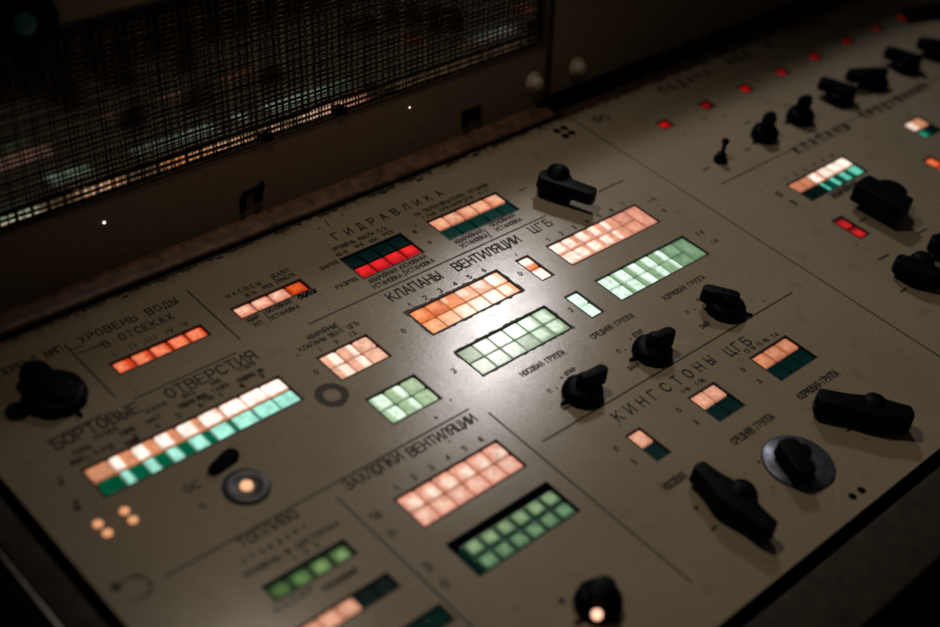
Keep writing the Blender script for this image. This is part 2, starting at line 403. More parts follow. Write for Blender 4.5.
# vent valves, bow group orange 6x2; right panes' colours include the glare wash
ol = [lens_mat(srgb(228, 112, 52), srgb(246, 160, 104), (.1, .8, .3, 1), .3), lens_mat(srgb(222, 108, 54), srgb(246, 160, 112), (.1, .7, .4, 1), .3),
      lens_mat(srgb(240, 138, 78), srgb(255, 214, 176), (.0, .35, .5, 1), .2), lens_mat(srgb(244, 160, 112), srgb(255, 232, 212), (.0, .6, .45, 1), .2),
      lens_mat(srgb(240, 170, 130), srgb(255, 240, 228), (.15, .8, .4, 1), .2), lens_mat(srgb(244, 160, 110), srgb(255, 238, 220), (.0, .65, .3, 1), .15)]
ol2 = [lens_mat(srgb(246, 160, 104), srgb(255, 190, 140), (.2, .8, .2, .8), .3), lens_mat(srgb(246, 160, 104), srgb(255, 190, 140), (.2, .9, .2, .9), .3),
       lens_mat(srgb(250, 176, 128), srgb(255, 220, 190), (.2, .9, .2, .9), .3), lens_mat(srgb(250, 190, 150), srgb(255, 226, 205), (.1, .9, .1, .9), .3),
       lens_mat(srgb(250, 190, 150), srgb(255, 236, 218), (.1, .8, .1, .9), .2), lens_mat(srgb(246, 160, 104), srgb(255, 236, 205), (.05, .68, .2, .95), .12)]
block('orange block of twelve panes with chipped black edges, left of the small orange pair', 35.95, 34.58, 6, 2, .983, .91, lambda i, j: (ol, ol2)[j][i], rim=CHIP, worn=.11, rimw=.09, gap=.012, group=GRP)
block('small orange and white pair of panes beside the chipped orange block', 43.3, 34.6, 1, 2, .79, .93,
      lambda i, j: lens_mat(srgb(240, 140, 90), HOTW, ((-.1, 1.1, .42, 1.1), (-.1, 1.1, -.1, .9))[j], .12, 1, edge=.35), group=GRP, rim=RUSTRIM)
pk_t = [(-.1, .85), (-.1, .62), (.0, .6), (.0, .5), (-.1, .35), None, None]
pk_b = [(-.1, 1.1), (-.1, .72), (-.1, .62), (-.1, .55), (-.1, .3), None, None]
def pk7(i, j):
    r = (pk_t, pk_b)[j][i]
    if r is None: return lens_mat(srgb(228, 148, 124), srgb(240, 170, 146), (.2, .8, .2, .8), .3, .9)
    return lens_mat(srgb(232, 158, 130), PINKH, (r[0], r[1], .18, 1.1), .12, 1, edge=.4)
block('long salmon pink block of panes whose last pane is tall, behind the long green block', 45.54, 34.6, 7, 2, .99, .915, pk7, tall_last=True, gap=.018, group=GRP)
g_t = [(-.1, 1.1), (.25, 1.1), (.38, 1.1), (.42, 1.1), (.55, 1.1), None, None]
g_b = [(-.1, 1.1), (.28, 1.1), (.4, 1.1), (.5, 1.1), (.7, 1.1), None, None]
def gr7(i, j):
    r = (g_t, g_b)[j][i]
    if r is None: return lens_mat(srgb(112, 150, 112), srgb(140, 176, 138), (.2, .9, .1, .8), .3, .9, edge=.5)
    return lens_mat(srgb(140, 174, 134), GRNH, (r[0], r[1], -.1, 1.1), .16, 1, edge=.5)
GTRAY = mat('green_glow_tray', (.012, .06, .035), .4, emit=(.01, .06, .035), es=.5)  # pane light leaking into the gaps, put in as the tray's own glow
ATRAY = mat('amber_glow_tray', (.2, .06, .025), .4, emit=(.3, .07, .02), es=.5)  # amber leak between the panes, painted as glow of the tray
block('long pale green block of panes whose last pane is tall', 45.58, 31.16, 7, 2, .99, .9, gr7, tall_last=True, gap=.022, group=GRP, rim=CHIP, floor=GTRAY)
block('small white green pair of panes between the two large green blocks', 43.28, 31.12, 1, 2, .82, .915,
      lambda i, j: lens_mat(srgb(190, 215, 195), GRNH, (-.1, 1.1, -.1, 1.1), .1, .95, edge=.3), gap=.03, group=GRP, rim=CHIP, floor=GTRAY)
def gr6(i, j):
    if i == 0: return lens_mat(srgb(128, 150, 116), srgb(150, 170, 136), (.2, .8, .2, .8), .3, .85, edge=.5)
    if i in (1, 2) or (i == 3 and j == 1): return lens_mat(srgb(150, 170, 146), srgb(170, 190, 165), (.1, .9, .1, .9), .3, .85, edge=.3)  # paler panes: the veil of glare is put into their colour
    return lens_mat(srgb(140, 172, 130), (.86, 1.0, .82), ((.1, .75, .1, .9), (.05, .75, .25, 1.))[j], .2, .95, edge=.55)
block('pale green block of twelve panes washed by the glare, with chipped black edges', 35.93, 31.2, 6, 2, .99, .935, gr6, rim=CHIP, worn=.08, rimw=.08, gap=.014, group=GRP, floor=GTRAY)
def em(i, j):
    r = (((.45, 1.0), (.62, 1.0), None), ((.42, .95), (.5, .98), None))[j][i]
    if r is None: return lens_mat(srgb(240, 178, 148), srgb(250, 196, 168), (.2, .9, .2, .9), .3)
    return lens_mat(srgb(240, 176, 146), PINKH, (r[0], r[1], .05, 1.0), .12)
block('small pink block of six panes above the ring mark', 30.44, 34.48, 3, 2, .94, .875, em, gap=.022, group=GRP, radius=.14, floor=ATRAY)
def emg(i, j):
    r = (((.2, 1.0), (.55, 1.0), None), ((.35, .98), (.6, .98), None))[j][i]
    if r is None: return lens_mat(srgb(168, 194, 154), srgb(184, 208, 170), (.2, .9, .2, .9), .3, edge=.6)
    return lens_mat(srgb(165, 192, 152), (.9, 1.1, .9), (r[0], r[1], .05, .98), .14, edge=.6)
block('small pale green block of six pillowy panes', 30.5, 31.13, 3, 2, .927, .915, emg, gap=.025, group=GRP, radius=.16, rim=CHIP, floor=GTRAY)
fr = [0, .42, .5, .55, .68, .85, 1.0, 1.1, 1.1]
def bort(i, j):
    f = fr[i]
    if j == 0:
        if f == 0: return lens_mat(srgb(218, 138, 96), srgb(228, 156, 118), (.1, .9, .1, .9), .3, .9, edge=.7)
        return lens_mat(srgb(226, 146, 104), (1.4, 1.2, 1.05), (-.05 if i > 1 else .0, f, .1, .96), .10, 1, edge=.45)
    if f == 0: return lens_mat(srgb(0, 84, 52), None, None, .1, .8, edge=.75, base=(0, .05, .03))
    return lens_mat(srgb(0, 92, 62), srgb(176, 248, 226), (-.05, f-.08, .05, .95), .09, 1.05, edge=.75, base=(0, .05, .03))
block('longest block of panes, glowing white peach above aqua green', 18.55, 34.5, 9, 2, 1.077, .885, bort, gap=.02, group=GRP, radius=.13, rim=RUSTRIM, floor=ATRAY)
def zah(i, j):
    hs = (1, 1, 1, .9, .5, .3)[i]
    if j == 0: return lens_mat(srgb(236, 160, 132), tuple(x*(.75+.25*hs) for x in (1.12, .84, .68)), (.3, .92, .0, .7), .25, 1, edge=.6)
    return lens_mat(srgb(236, 158, 132), (.98, .68, .52), (.2, .75, .25, .85), .28, .97, edge=.6)
block('pink block of twelve panes in the foreground, beside the recessed green block', 27.7, 25.92, 6, 2, .962, .91, zah, gap=.02, group=GRP, radius=.15, rim=RUSTRIM, floor=ATRAY)
def zg(i, j):
    return lens_mat(srgb(46, 76, 54), srgb(148, 172, 126) if j == 0 else srgb(116, 150, 110), (.15, .85, .2, .88), .22, .95, edge=.85, base=(.02, .05, .03))
DGT = mat('dark_green_glow_tray', (.008, .04, .028), .5, emit=(.002, .02, .014), es=.5)  # faint leak of pane light, put into the tray as emission
block('dim green block of panes sunk deep in a black recess', 28.28, 22.62, 6, 2, .875, .83, zg, gap=.05, depth=.14, group=GRP, pad=(.52, -.02, .02, .27), rim=CHIP, floor=DGT, radius=.15, rimw=.05)
kp = lambda k: lens_mat(srgb(222, 150, 118), srgb(240, 178, 148), (.15, .85, .2, .9), .3, k, edge=.45)
kd = lambda: dark_pane((.0, .034, .036))
block('single pink pane above a dark teal pane, nearest the bow lever', 38.46, 22.71, 1, 2, .885, .905, lambda i, j: kp(.98) if j == 0 else kd(), rim=RUSTRIM, group=GRP, gap=.03)
block('block of two pink panes above two dark teal panes', 42.8, 22.66, 2, 2, .915, .91, lambda i, j: kp(.88) if j == 0 else kd(), rim=CHIP, group=GRP, gap=.03)
block('block of three peach panes above dark teal panes', 47.57, 22.72, 3, 2, .965, .93, lambda i, j: lens_mat(srgb(200, 116, 76), srgb(230, 156, 118), (.1, .85, .2, .9), .35, .85, edge=.5) if j == 0 else kd(), rim=CHIP, group=GRP, gap=.03)
rt = [None, None, (.0, .75), (.0, .9), (.0, .95), (-.1, 1.0)]
def r6(i, j):
    r = rt[i]
    if j == 0:
        if r is None: return lens_mat(srgb(196, 122, 90), srgb(222, 140, 98), (.2, .9, .2, .9), .3, .9)
        return lens_mat(srgb(220, 140, 104), (1.2, .98, .84), (r[0], r[1], .08, 1.), .12)
    if i < 2: return dark_pane((0, .02, .018))
    w = (.22, .42, .58, .85)[i-2]
    return lens_mat(srgb(0, 68, 52), srgb(110, 222, 190), (.02, w, .08, .92), .08, 1, edge=.7, base=(0, .03, .025))
block('block of six peach white panes above green slivers on the right panel', 61.84, 31.0, 6, 2, .942, .89, r6, gap=.02, group=GRP, rim=CHIP)
block('small block of two peach panes above green at the right', 74.35, 31.05, 2, 2, .9, .88,
      lambda i, j: lens_mat(srgb(214, 140, 104), (1.05, .82, .66), (.0, 1, .05, .95) if i == 0 else (.8, .9, .8, .9), .15) if j == 0 else (lens_mat(srgb(0, 66, 52), srgb(40, 170, 130), (.0, .55, .1, .7), .15, .9, base=(0, .03, .02)) if i == 0 else dark_pane((0, .03, .022))), gap=.02, group=GRP, rim=CHIP)
block('pair of glowing red panes on the right panel', 61.12, 27.28, 1, 2, .87, .93,
      lambda i, j: lens_mat(srgb(120, 4, 8), srgb(225, 30, 34), (.2, .95, .0, .7), .25, .85, edge=.8), gap=.03, group=GRP, rim=CHIP)
x_, y_ = at(929, 164)
block('orange pane glowing at the right edge of the photo', x_, y_+.4, 1, 2, .9, .9, lambda i, j: lens_mat(srgb(225, 60, 20), srgb(255, 130, 70), (.1, .8, .2, .9), .25, .9, edge=.7), group=GRP, rim=CHIP)
x_, y_ = at(263.5, 588.1)
block('row of four dim green panes in the foreground under the fuel heading', 20.78, 25.5, 4, 1, .965, .82,
      lambda i, j: lens_mat(srgb(36, 60, 32), (srgb(84, 112, 60), srgb(104, 144, 80), srgb(122, 156, 90), srgb(128, 160, 100))[i], (.2, .85, .05, .75), .25, .9, edge=.9, base=(.03, .05, .02)), gap=.04, depth=.12, group=GRP, rim=CHIP, floor=DGT, radius=.15)
# foreground row: pink then dark green
p0 = at(351.7, 595.2); p1 = at(386, 572.9); p2 = at(363.8, 608.4)
fh = p0[1]-p2[1]; fw = (p1[0]-p0[0])/2; fy = p0[1]
block('foreground row of pink panes and two dark green panes', p0[0]-3*fw, fy, 5, 1, fw, fh,
      lambda i, j: lens_mat(srgb(222, 150, 118), srgb(240, 180, 152), (.2, .8, .2, .8), .3, .92) if i < 3 else dark_pane((0, .024, .022)), gap=.025, group=GRP, rim=RUSTRIM)
p0 = at(439.4, 604.6); p1 = at(402, 629); p2 = at(454.7, 618.3)
fw = (p0[0]-p1[0])/2
block('dark green unlit panes at the bottom edge of the photo', p0[0]-4*fw, (p0[1]+p1[1])/2, 4, 1, fw, .85, lambda i, j: lens_mat(srgb(10, 34, 26), None, None, .1, .5, base=(0, .02, .015)), gap=.03, group=GRP, rim=CHIP)
REDG = 'single red indicator panes in a row on the right panel'
reds = [((665.2, 124.2), 1.0, 'brightest small red pane, leftmost of the red row'), ((707, 105.1), .42, 'dull red pane, second from the left in the red row'),
        ((745.8, 88.4), .75, 'bright red pane, third from the left in the red row'), ((781.8, 71.6), .5, 'red pane in the red row behind the second black knob'),
        ((815, 56.3), .36, 'dim red pane in the red row behind the third black knob'), ((847, 41), .26, 'dim red pane in the red row behind the fourth black knob'),
        ((876.9, 28.1), .18, 'faint red pane, second from the far end of the red row'), ((902.8, 17), .34, 'faint pinkish red pane at the far end of the red row')]
for (px, py), k, lb in reds:
    x, y = at(px, py)
    block(lb, x-.44, y+.39, 1, 1, .88, .78, lambda i, j: lens_mat(srgb(120, 4, 8), srgb(226, 22, 28), (.1, .75, .2, .9), .3, k*.7, edge=.85, base=(.06, .003, .003)), gap=.06, group=REDG, rim=RUSTRIM, rimw=.05, cat='indicator light')

# --------------------------------------------------------- plates
left = plate('panel', XL, XS-.025, [h for h in holes if h[1] < XS], 'beige enamel control panel covered in engraved headings and lit blocks, in the middle')
right = plate('panel', XS+.025, XR, [h for h in holes if h[0] > XS], 'beige enamel control panel right of the seam, with the red row and black knobs', YB=43.75)
# seam line: dark strip lying in the joint
sm_ = MB(); sm_.box(XS-.045, XS+.045, YF, YB, -.2, .004); sm_.build('seam', INK, left)

def cap(text, A, B, h, parent=None, name=None, lw=None, sw=None, dy=0):
    x0, y0 = at(*A); x1, y1 = at(*B); mb = MB(); y = (y0+y1)/2
    if x0 > XS: h *= 1.55; sw = .15 if h > .7 else .09
    glyphs(mb, text, x0, x1, y+dy, h, lw, sw)
    par = parent or (left if x0 < XS else right)
    return mb.build(name or ('heading' if h > .6 else 'caption'), INK, par)
def caps(*rows):
    for r in rows: cap(*r)
S = .42
caps(('УРОВЕНЬ ВОДЫ', (81.7, 343.1), (178.9, 303), .66), ('В ОТСЕКАХ', (105.6, 347.4), (174.7, 318.4), .62),
     ('ПЕРЕКЛ АМП', (2, 378), (63, 350), .6),
     ('НАСОСЫ', (228.1, 298), (261.4, 284.7), .42), ('ВН', (247.8, 297.1), (256.3, 293.2), .36), ('РЕЗ', (264.8, 289.5), (273.3, 285.7), .36),
     ('ДАВЛ', (275, 277.9), (289.5, 271), .42), ('МАСЛА', (280.2, 281.8), (296.4, 275.8), .42),
     ('АВАР', (248.6, 322.7), (260.5, 317.6), .42), ('УСТ', (255.4, 327), (264, 322.7), .4), ('ОСНОВНАЯ', (268.2, 313), (293, 302.8), .42), ('УСТАНОВКА', (272.5, 319.8), (300.6, 307.4), .42),
     ('ГИДРАВЛИКА', (336.4, 239.4), (444.7, 195.4), .74), ('УРОВЕНЬ МАСЛА С/Х', (334.7, 251.3), (387.6, 229.1), S),
     ('КС-Б', (338.1, 256.8), (348.4, 252.5), .36), ('10-Б', (356, 249), (363.7, 244.8), .36), ('ОСН', (371.4, 243.1), (378.2, 239.7), .36), ('РЕЗ', (385, 236), (393.6, 232.5), .36),
     ('ЗАРЯЖ', (321.9, 270.4), (339.8, 263.1), S), ('РАЗРЯЖ', (338.1, 289.2), (358.6, 279.8), S),
     ('АВАРИЙНАЯ', (370.6, 283.2), (398.7, 271.3), .46), ('УСТАНОВКА', (374.8, 289.2), (403, 276.4), .46), ('ОСНОВНАЯ', (403, 268.7), (427.7, 257.6), .46), ('УСТАНОВКА', (407.2, 273.8), (435.4, 261.5), .46),
     ('НА ПЕРЕКЛЮЧАТЕЛЯХ УСТАНОВ', (416.2, 216.2), (488.7, 186.2), .42), ('ГЛАВ КРМ', (424.7, 219.1), (449.5, 208), .36), ('НАПР', (452, 207.1), (463.1, 202.5), .36), ('РВ', (468.2, 200.5), (473.4, 197.8), .36), ('Р/С', (481, 194.9), (488.7, 191), .36),
     ('АВАРИЙНАЯ', (457.1, 244.2), (483.6, 231.9), .45), ('УСТАНОВКА', (462.3, 248), (488.7, 236.7), .45), ('ОСНОВНАЯ', (492.1, 226.8), (516, 216.5), .45), ('УСТАНОВКА', (497.2, 231.5), (522.8, 220.3), .45),
     ('КЛАПАНЫ', (392.8, 301.3), (443.1, 277.8), .86), ('ВЕНТИЛЯЦИИ', (457.6, 270.4), (522.4, 241.9), .86), ('ЦГБ', (534.8, 233.6), (552.7, 224.2), .8),
     ('АВАРИЙНЫЕ', (308.6, 339.6), (339.8, 326.4), .44), ('КЛАПАНЫ ВЕНТ ЦГБ', (300.9, 351.2), (359.8, 324.7), .44),
     ('НОСОВАЯ ГРУППА', (522.7, 376.1), (567, 354), .5), ('СРЕДНЯЯ ГРУППА', (593.6, 339), (635.4, 316.8), .5), ('КОРМОВАЯ ГРУППА', (665.8, 300.1), (706.4, 278.4), .5),
     ('ОТКР', (567.1, 375.7), (576.2, 369.7), .34), ('П', (550.5, 393), (554, 391), .36),
     ('ОТКР', (635.4, 337.3), (643.9, 332.2), .4), ('ЗАКР', (630.8, 371), (640.5, 364.6), .4), ('П', (619.5, 353), (623.4, 350.8), .36),
     ('П', (688.3, 313.9), (692, 312), .36), ('ЗАКР', (703, 329), (710.8, 324), .4), ('О', (699, 301.5), (703, 299.5), .36),
     ('КИНГСТОНЫ', (619.6, 421.2), (717, 362.5), .84), ('ЦГБ', (730.6, 355.5), (752.8, 343.6), .84),
     ('1-16', (683.6, 393.5), (690.5, 389.5), .36), ('1-96', (697.6, 386), (705.8, 381), .4),
     ('13 16', (746.4, 353.5), (756.7, 348.4), .4), ('13.96', (759.2, 346.7), (769.5, 340.7), .4), ('14', (774, 338.2), (779, 335.2), .4),
     ('О', (743.6, 371.6), (748.3, 369.4), .42), ('З', (760, 383.4), (764.3, 381), .42), ('О', (679.5, 412.4), (684, 410), .42), ('З', (697, 424.8), (701, 422.5), .42),
     ('О', (617, 451), (621.5, 448.4), .42), ('З', (634.5, 464.4), (638.6, 461.8), .42),
     ('КОРМОВАЯ ГРУППА', (802, 399.5), (840, 374.3), .56), ('СРЕДНЯЯ ГРУППА', (734.8, 444.2), (776.3, 418.6), .54), ('НОСОВАЯ', (667, 490.8), (687.9, 477.2), .56),
     ('БОРТОВЫЕ', (57, 449.5), (142.3, 410.6), .86), ('ОТВЕРСТИЯ', (169.6, 397.8), (258.7, 358.8), .86),
     ('ЗАХЛОПКИ', (348, 489.5), (405, 459.6), .74), ('ВЕНТИЛЯЦИИ', (411.9, 455.8), (478.4, 421.6), .74),
     ('ТОПЛИВО', (241.3, 546), (301, 518), .68), ('СТАНДАРТ', (243.3, 562.8), (309, 529.3), .36), ('УРОВЕНЬ В ЦИСТЕРНАХ', (246.3, 577), (341.5, 525.3), .42), ('1 2 3', (295, 560.7), (320, 546.4), .34),
     ('РАСХОДНЫЕ', (325.3, 590.5), (359.8, 571.5), .4), ('НАПОР', (277, 612), (316, 592), .5),
     ('ПОДАЧА', (666, 94.6), (712, 73.4), .62), ('ВВД', (732.3, 64.7), (751, 55.5), .62), ('В', (771.5, 48.2), (777, 45.4), .62), ('ОТСЕКИ', (793.6, 36.4), (831, 22.4), .62),
     ('КЛАПАНЫ', (798.7, 153.2), (851.5, 128.2), .6), ('ПРОДУВАНИЯ', (866.8, 118.6), (929.8, 88), .6),
     ('АВАРИЙНАЯ', (834.6, 198.5), (861, 184.6), .42),
     ('Ф', (415.5, 234), (420.5, 231.8), .5), ('I', (416, 226.2), (417, 225.8), .3), ('О', (430.2, 243.8), (434, 242), .3),
     ('О', (404, 333), (408, 331), .42), ('3', (571.5, 312.3), (575.5, 310), .46), ('О', (521, 275.8), (525.5, 273.5), .46), ('Г', (517.4, 256), (519.4, 255), .3),
     ('3', (454.5, 373.5), (458.5, 371.3), .46), ('О', (316.3, 374.5), (320.5, 372.3), .42), ('1/5', (650, 203.3), (657, 199.6), .42), ('О', (665, 212.5), (670, 210), .45), ('-', (658.5, 207.5), (662, 205.5), .45),
     ('26', (698.5, 236), (704, 232.6), .42), ('-', (706, 240.3), (709, 238.8), .42), ('10', (713.3, 244.3), (718.5, 241.3), .42),
     ('16', (374, 521), (383, 516), .6), ('О', (392.5, 537), (398.5, 533.5), .5), ('З', (428.5, 572), (435, 568), .6), ('О', (446, 588), (453, 584), .55),
     ('О', (780.5, 196.6), (784.6, 194.6), .4), ('З', (794.6, 205.4), (798.6, 203.4), .4), ('-1', (378, 478), (384, 475), .4),
     ('ОС', (188, 492), (203, 487), .6), ('К', (204, 509), (214, 503), .5), ('3', (60, 484), (65, 481), .5), ('9', (76, 506), (81, 503), .5),
     ('О', (816, 197), (819, 195), .3), ('-', (880, 99), (884, 97), .4))
# small sub-captions over the long block
caps(('НОС', (213, 385.5), (222, 381), .36), ('ШП', (236, 373.7), (243, 370.2), .36), ('ЛЕВ БОРТ', (240.5, 371.6), (256, 364.2), .36) if False else ('ДИЗ', (246, 369), (256, 364.2), .36),
     ('ГАЗОХ', (215, 393), (230, 385.2), .38), ('ПОДВОД ВО', (239.5, 383), (264, 370.8), .38), ('ШАХТА', (181, 400), (196, 393), .36), ('ПОДАЧИ ВОЗД', (181, 408.6), (208, 395.8), .38),
     ('КОРМ', (148, 412.8), (168, 405.4), .36), ('ЦИСТ', (148, 424), (162, 417), .36), ('РУЛЕЙ', (97, 440), (118, 429.6), .36), ('ГОРИЗ', (122, 436), (136, 430), .4), ('РАЗДВ', (128, 446), (140, 440), .36), ('ШПИЛЬ', (70, 458), (92, 447.5), .4), ('КИН', (97, 455), (112, 447), .36), ('АКУСТ', (72, 466), (86, 459), .36), ('ГАЗ', (206, 402), (214, 398), .34))
# numerals over the blocks
def numerals(txts, x0, y, cw, h=.3, par=None, off=0):
    mb = MB()
    for i, t_ in enumerate(txts):
        h = .44 if h > .31 else .38; w = .46*h*len(t_); cx = x0+(i+.5)*cw+off
        glyphs(mb, t_, cx-w/2, cx+w/2, y, h, sw=.055)
    mb.build('numerals', INK, par or left)
numerals(['I', 'II', 'III', 'IV', 'V'], 22.77, 39.55, .93, .28)
numerals(list('123456'), 35.95, 34.85, .983, .36)
numerals(list('1234567'), 45.54, 34.85, .99, .34)
numerals(['I', 'V', 'IX'], 30.44, 34.75, .94, .3)
numerals(['1', '2', '3', '4', '5', '6'], 27.7, 26.25, .962, .34)
numerals(['1', '2', '3', '4', '5', '6', '7', '8', '9'], 18.55, 34.78, 1.077, .3)
numerals(list('123456'), 61.84, 31.3, .942, .34, right)
numerals(list('12'), 74.35, 31.35, .9, .32, right)

def line(A, B, w=.085, par=None, units=False):
    if not units:
        A = at(*A); B = at(*B)
    mb = MB(); mb.ribbon([A, B], w, .010); mb.build('engraved_line', INK, par or (left if min(A[0], B[0]) < XS-.1 else right))
for A, B in (((31.58, 36.56), (47.49, 36.56)), ((35.12, 24.68), (53.7, 24.68)), ((58.48, 33.2), (90, 33.2)), ((18.21, 28.05), (33.8, 28.05)),
             ((22.42, 36.8), (27.63, 36.8)), ((34.4, 27.35), (34.4, 15.63)), ((28.32, 41.6), (28.32, 37.46)), ((21.83, 41.41), (21.83, 37.35)), ((25.85, 27.4), (25.85, 15.0))):
    line(A, B, units=True)
for A, B in (((46.8, 442), (101.4, 414.8)), ((78, 354), (104, 343.6)), ((70, 350.5), (82, 346)), ((599.2, 191.5), (622.2, 180.7)), ((519, 191.3), (525.8, 187.8)), ((270.8, 275.5), (278.5, 284)),
             ((264, 312.5), (270.8, 320.2)), ((399.6, 267), (406.4, 275.5)), ((484.4, 229.3), (492, 237.8)), ((463, 198.5), (466.5, 202.3)), ((325, 220.5), (328.8, 225.5)),
             ((703, 118.6), (706, 117.4)), ((709.5, 107.5), (712, 106.4)), ((745, 150.5), (750, 148)), ((703, 170.5), (709, 167.5)), ((744.5, 124), (750, 121.5)), ((784, 106), (788, 104)),
             ((860, 222), (866, 218.2)), ((918, 233.5), (926, 229)), ((879, 259.5), (888, 255)), ((901, 292), (906, 288.5)), ((847.5, 431), (855.5, 425.5)), ((780.5, 481), (783.5, 477.5)), ((712, 530.5), (716, 526)),
             ((563.7, 409.5), (571.5, 404.8)), ((574, 624), (583, 619))):
    line(A, B, .12 if A[0] > 560 else .075)
# printed dots and drilled holes
mb = MB()
def disc(mb, x, y, r, z=.009, n=14):
    mb.poly([(x+r*math.cos(6.2832*k/n), y+r*math.sin(6.2832*k/n), z) for k in range(n)])
for q in ((557, 131), (564, 128), (565.3, 136), (571.5, 132.8), (852.5, 496.5), (861.5, 490.3)):
    mb = MB(); disc(mb, *at(*q), .26 if q[0] < 600 else .2); mb.build('drilled_hole', HOLE, left)
mb = MB()
for q, r in (((319, 228.5), .07), ((342.5, 214.8), .07), ((387, 182), .07), ((532, 199), .07), ((609, 155), .07), ((561.5, 377.8), .07), ((557, 388.5), .05), ((625.5, 349.8), .06), ((630.5, 339), .06), ((695, 309.4), .06), ((704, 321.5), .05), ((764, 301), .06), ((750, 275), .05), ((696, 507.8), .11), ((759, 461.8), .08), ((77, 508), .16), ((61, 484), .12), ((116, 587), .22), ((561.5, 601), .16), ((436, 418), .08), ((619, 426), .05)):
    disc(mb, *at(*q), r)
mb.build('printed_dots', INK, left)['kind'] = 'stuff'
mb = MB()
for q, r in (((763, 98.5), .1), ((684.5, 134.5), .08), ((725, 115.8), .1), ((866, 54), .08), ((833, 65), .08)): disc(mb, *at(*q), r)
mb.build('printed_dots', INK, right)['kind'] = 'stuff'
# grease ring, scribble, faint marks
def ring(mb, x, y, r0, r1, a0=0, a1=360, n=40, jit=.12, z=.007):
    P = []
    for k in range(n+1):
        t = math.radians(a0+(a1-a0)*k/n); j1 = 1+random.uniform(-jit, jit)*.5; P.append(((x+r0*(2-j1)*math.cos(t), y+r0*(2-j1)*math.sin(t), z), (x+r1*j1*math.cos(t), y+r1*j1*math.sin(t), z)))
    if a1-a0 == 360: P[-1] = P[0]
    for A, B in zip(P[:-1], P[1:]): mb.poly([A[0], A[1], B[1], B[0]])
mb = MB(); ring(mb, *at(332, 395), .4, .76, jit=.1); mb.build('grease_ring', STAIN, left); mb = MB(); ring(mb, *at(135, 588), .50, .62, -140, 120, jit=.2); mb.build('grease_ring', STAIN, left)
mb = MB(); X, Y = at(600.5, 119); ring(mb, X-.3, Y, .2, .3); ring(mb, X+.35, Y-.05, .2, .32); ring(mb, X, Y+.15, .25, .35, 0, 270); mb.build('grease_ring', STAIN, right)
mb = MB()
sx0, sy0 = at(299, 298.4); sx1, sy1 = at(316.5, 290.6); pts = []
for k in range(34): pts.append((sx0+(sx1-sx0)*k/33+.1*math.sin(k*2.1), sy0+.16*math.sin(k*1.7)+.05))
mb.ribbon(pts, .07, .012); mb.build('ink_scribble', INK, left)
mb = MB()
for q in ((203, 456), (212, 462)):
    pass
A = at(214, 471); B = at(231, 457); mb.prism(stadium(A, B, .26, .36, 6), .0, .22)
tag(mb.build('rubber_stub', HOLE, None, bevel=.08), 'stubby black rubber stub lying left of the lit round button', 'stub')
# scuffed bare spots round the glare
mb = MB()
random.seed(3)
for k in range(26):
    q = random.choice(((500, 262), (512, 270), (540, 290), (470, 345), (560, 285), (532, 280), (455, 365), (462, 378), (575, 275), (420, 345), (548, 283), (600, 315), (441, 398), (431, 392)))
    x, y = at(q[0]+random.gauss(0, 9), q[1]+random.gauss(0, 5)); r = random.uniform(.015, .05); n = 7
    if any(h[0]-.12 < x < h[1]+.12 and h[2]-.12 < y < h[3]+.12 for h in holes): continue
    mb.poly([(x+r*random.uniform(.5, 1.3)*math.cos(6.283*i/n), y+r*random.uniform(.5, 1.3)*math.sin(6.283*i/n), .006+k*.00004) for i in range(n)])
mb.build('bare_scuffs', SCUFF, left)['kind'] = 'stuff'
NICK = mat('chipped_paint', (.06, .042, .028), .7); SCR = mat('fine_scratch', (.47, .43, .35), .5)
rn = random.Random(11)
for par, xa, xb in ((left, XL+.5, XS-.5), (right, XS+.5, 84)):
    mb = MB(); mc = MB()
    for k in range(110):
        x, y = rn.uniform(xa, xb), rn.uniform(YF+.4, YB-.8)
        if any(h[0]-.2 < x < h[1]+.2 and h[2]-.2 < y < h[3]+.2 for h in holes): continue
        if k % 3:
            q = rn.uniform(.02, .07)*(1.6 if rn.random() < .12 else 1)
            mb.poly([(x+q*rn.uniform(.5, 1.4)*math.cos(6.283*i/7), y+q*rn.uniform(.4, 1.2)*math.sin(6.283*i/7), .0045+k*.00002) for i in range(7)])
        else:
            an = rn.uniform(0, 3.14); L_ = rn.uniform(.25, 1.3); b_ = rn.uniform(-.15, .15)
            pts = [(x+L_*f*math.cos(an)-b_*math.sin(an)*f*f, y+L_*f*math.sin(an)+b_*math.cos(an)*f*f) for f in (0, .33, .66, 1)]
            if any(h[0]-.3 < p[0] < h[1]+.3 and h[2]-.3 < p[1] < h[3]+.3 for h in holes for p in pts): continue
            mc.ribbon(pts, .022, .004+k*.00002)
    mb.build('paint_nicks', NICK, par)['kind'] = 'stuff'; mc.build('scratches', SCR, par)['kind'] = 'stuff'
mb = MB()
for k in range(60):   # chips out of the rear paint edge
    x = random.uniform(18, 55); y = YB-abs(random.gauss(0, .16)); r = random.uniform(.05, .2); n = 8
    mb.poly([(x+r*1.8*random.uniform(.5, 1.3)*math.cos(6.283*i/n), min(YB-.001, y+r*.7*random.uniform(.5, 1.3)*math.sin(6.283*i/n)), .005+k*.00003) for i in range(n)])
mb.build('paint_chips', CHIP, left)['kind'] = 'stuff'

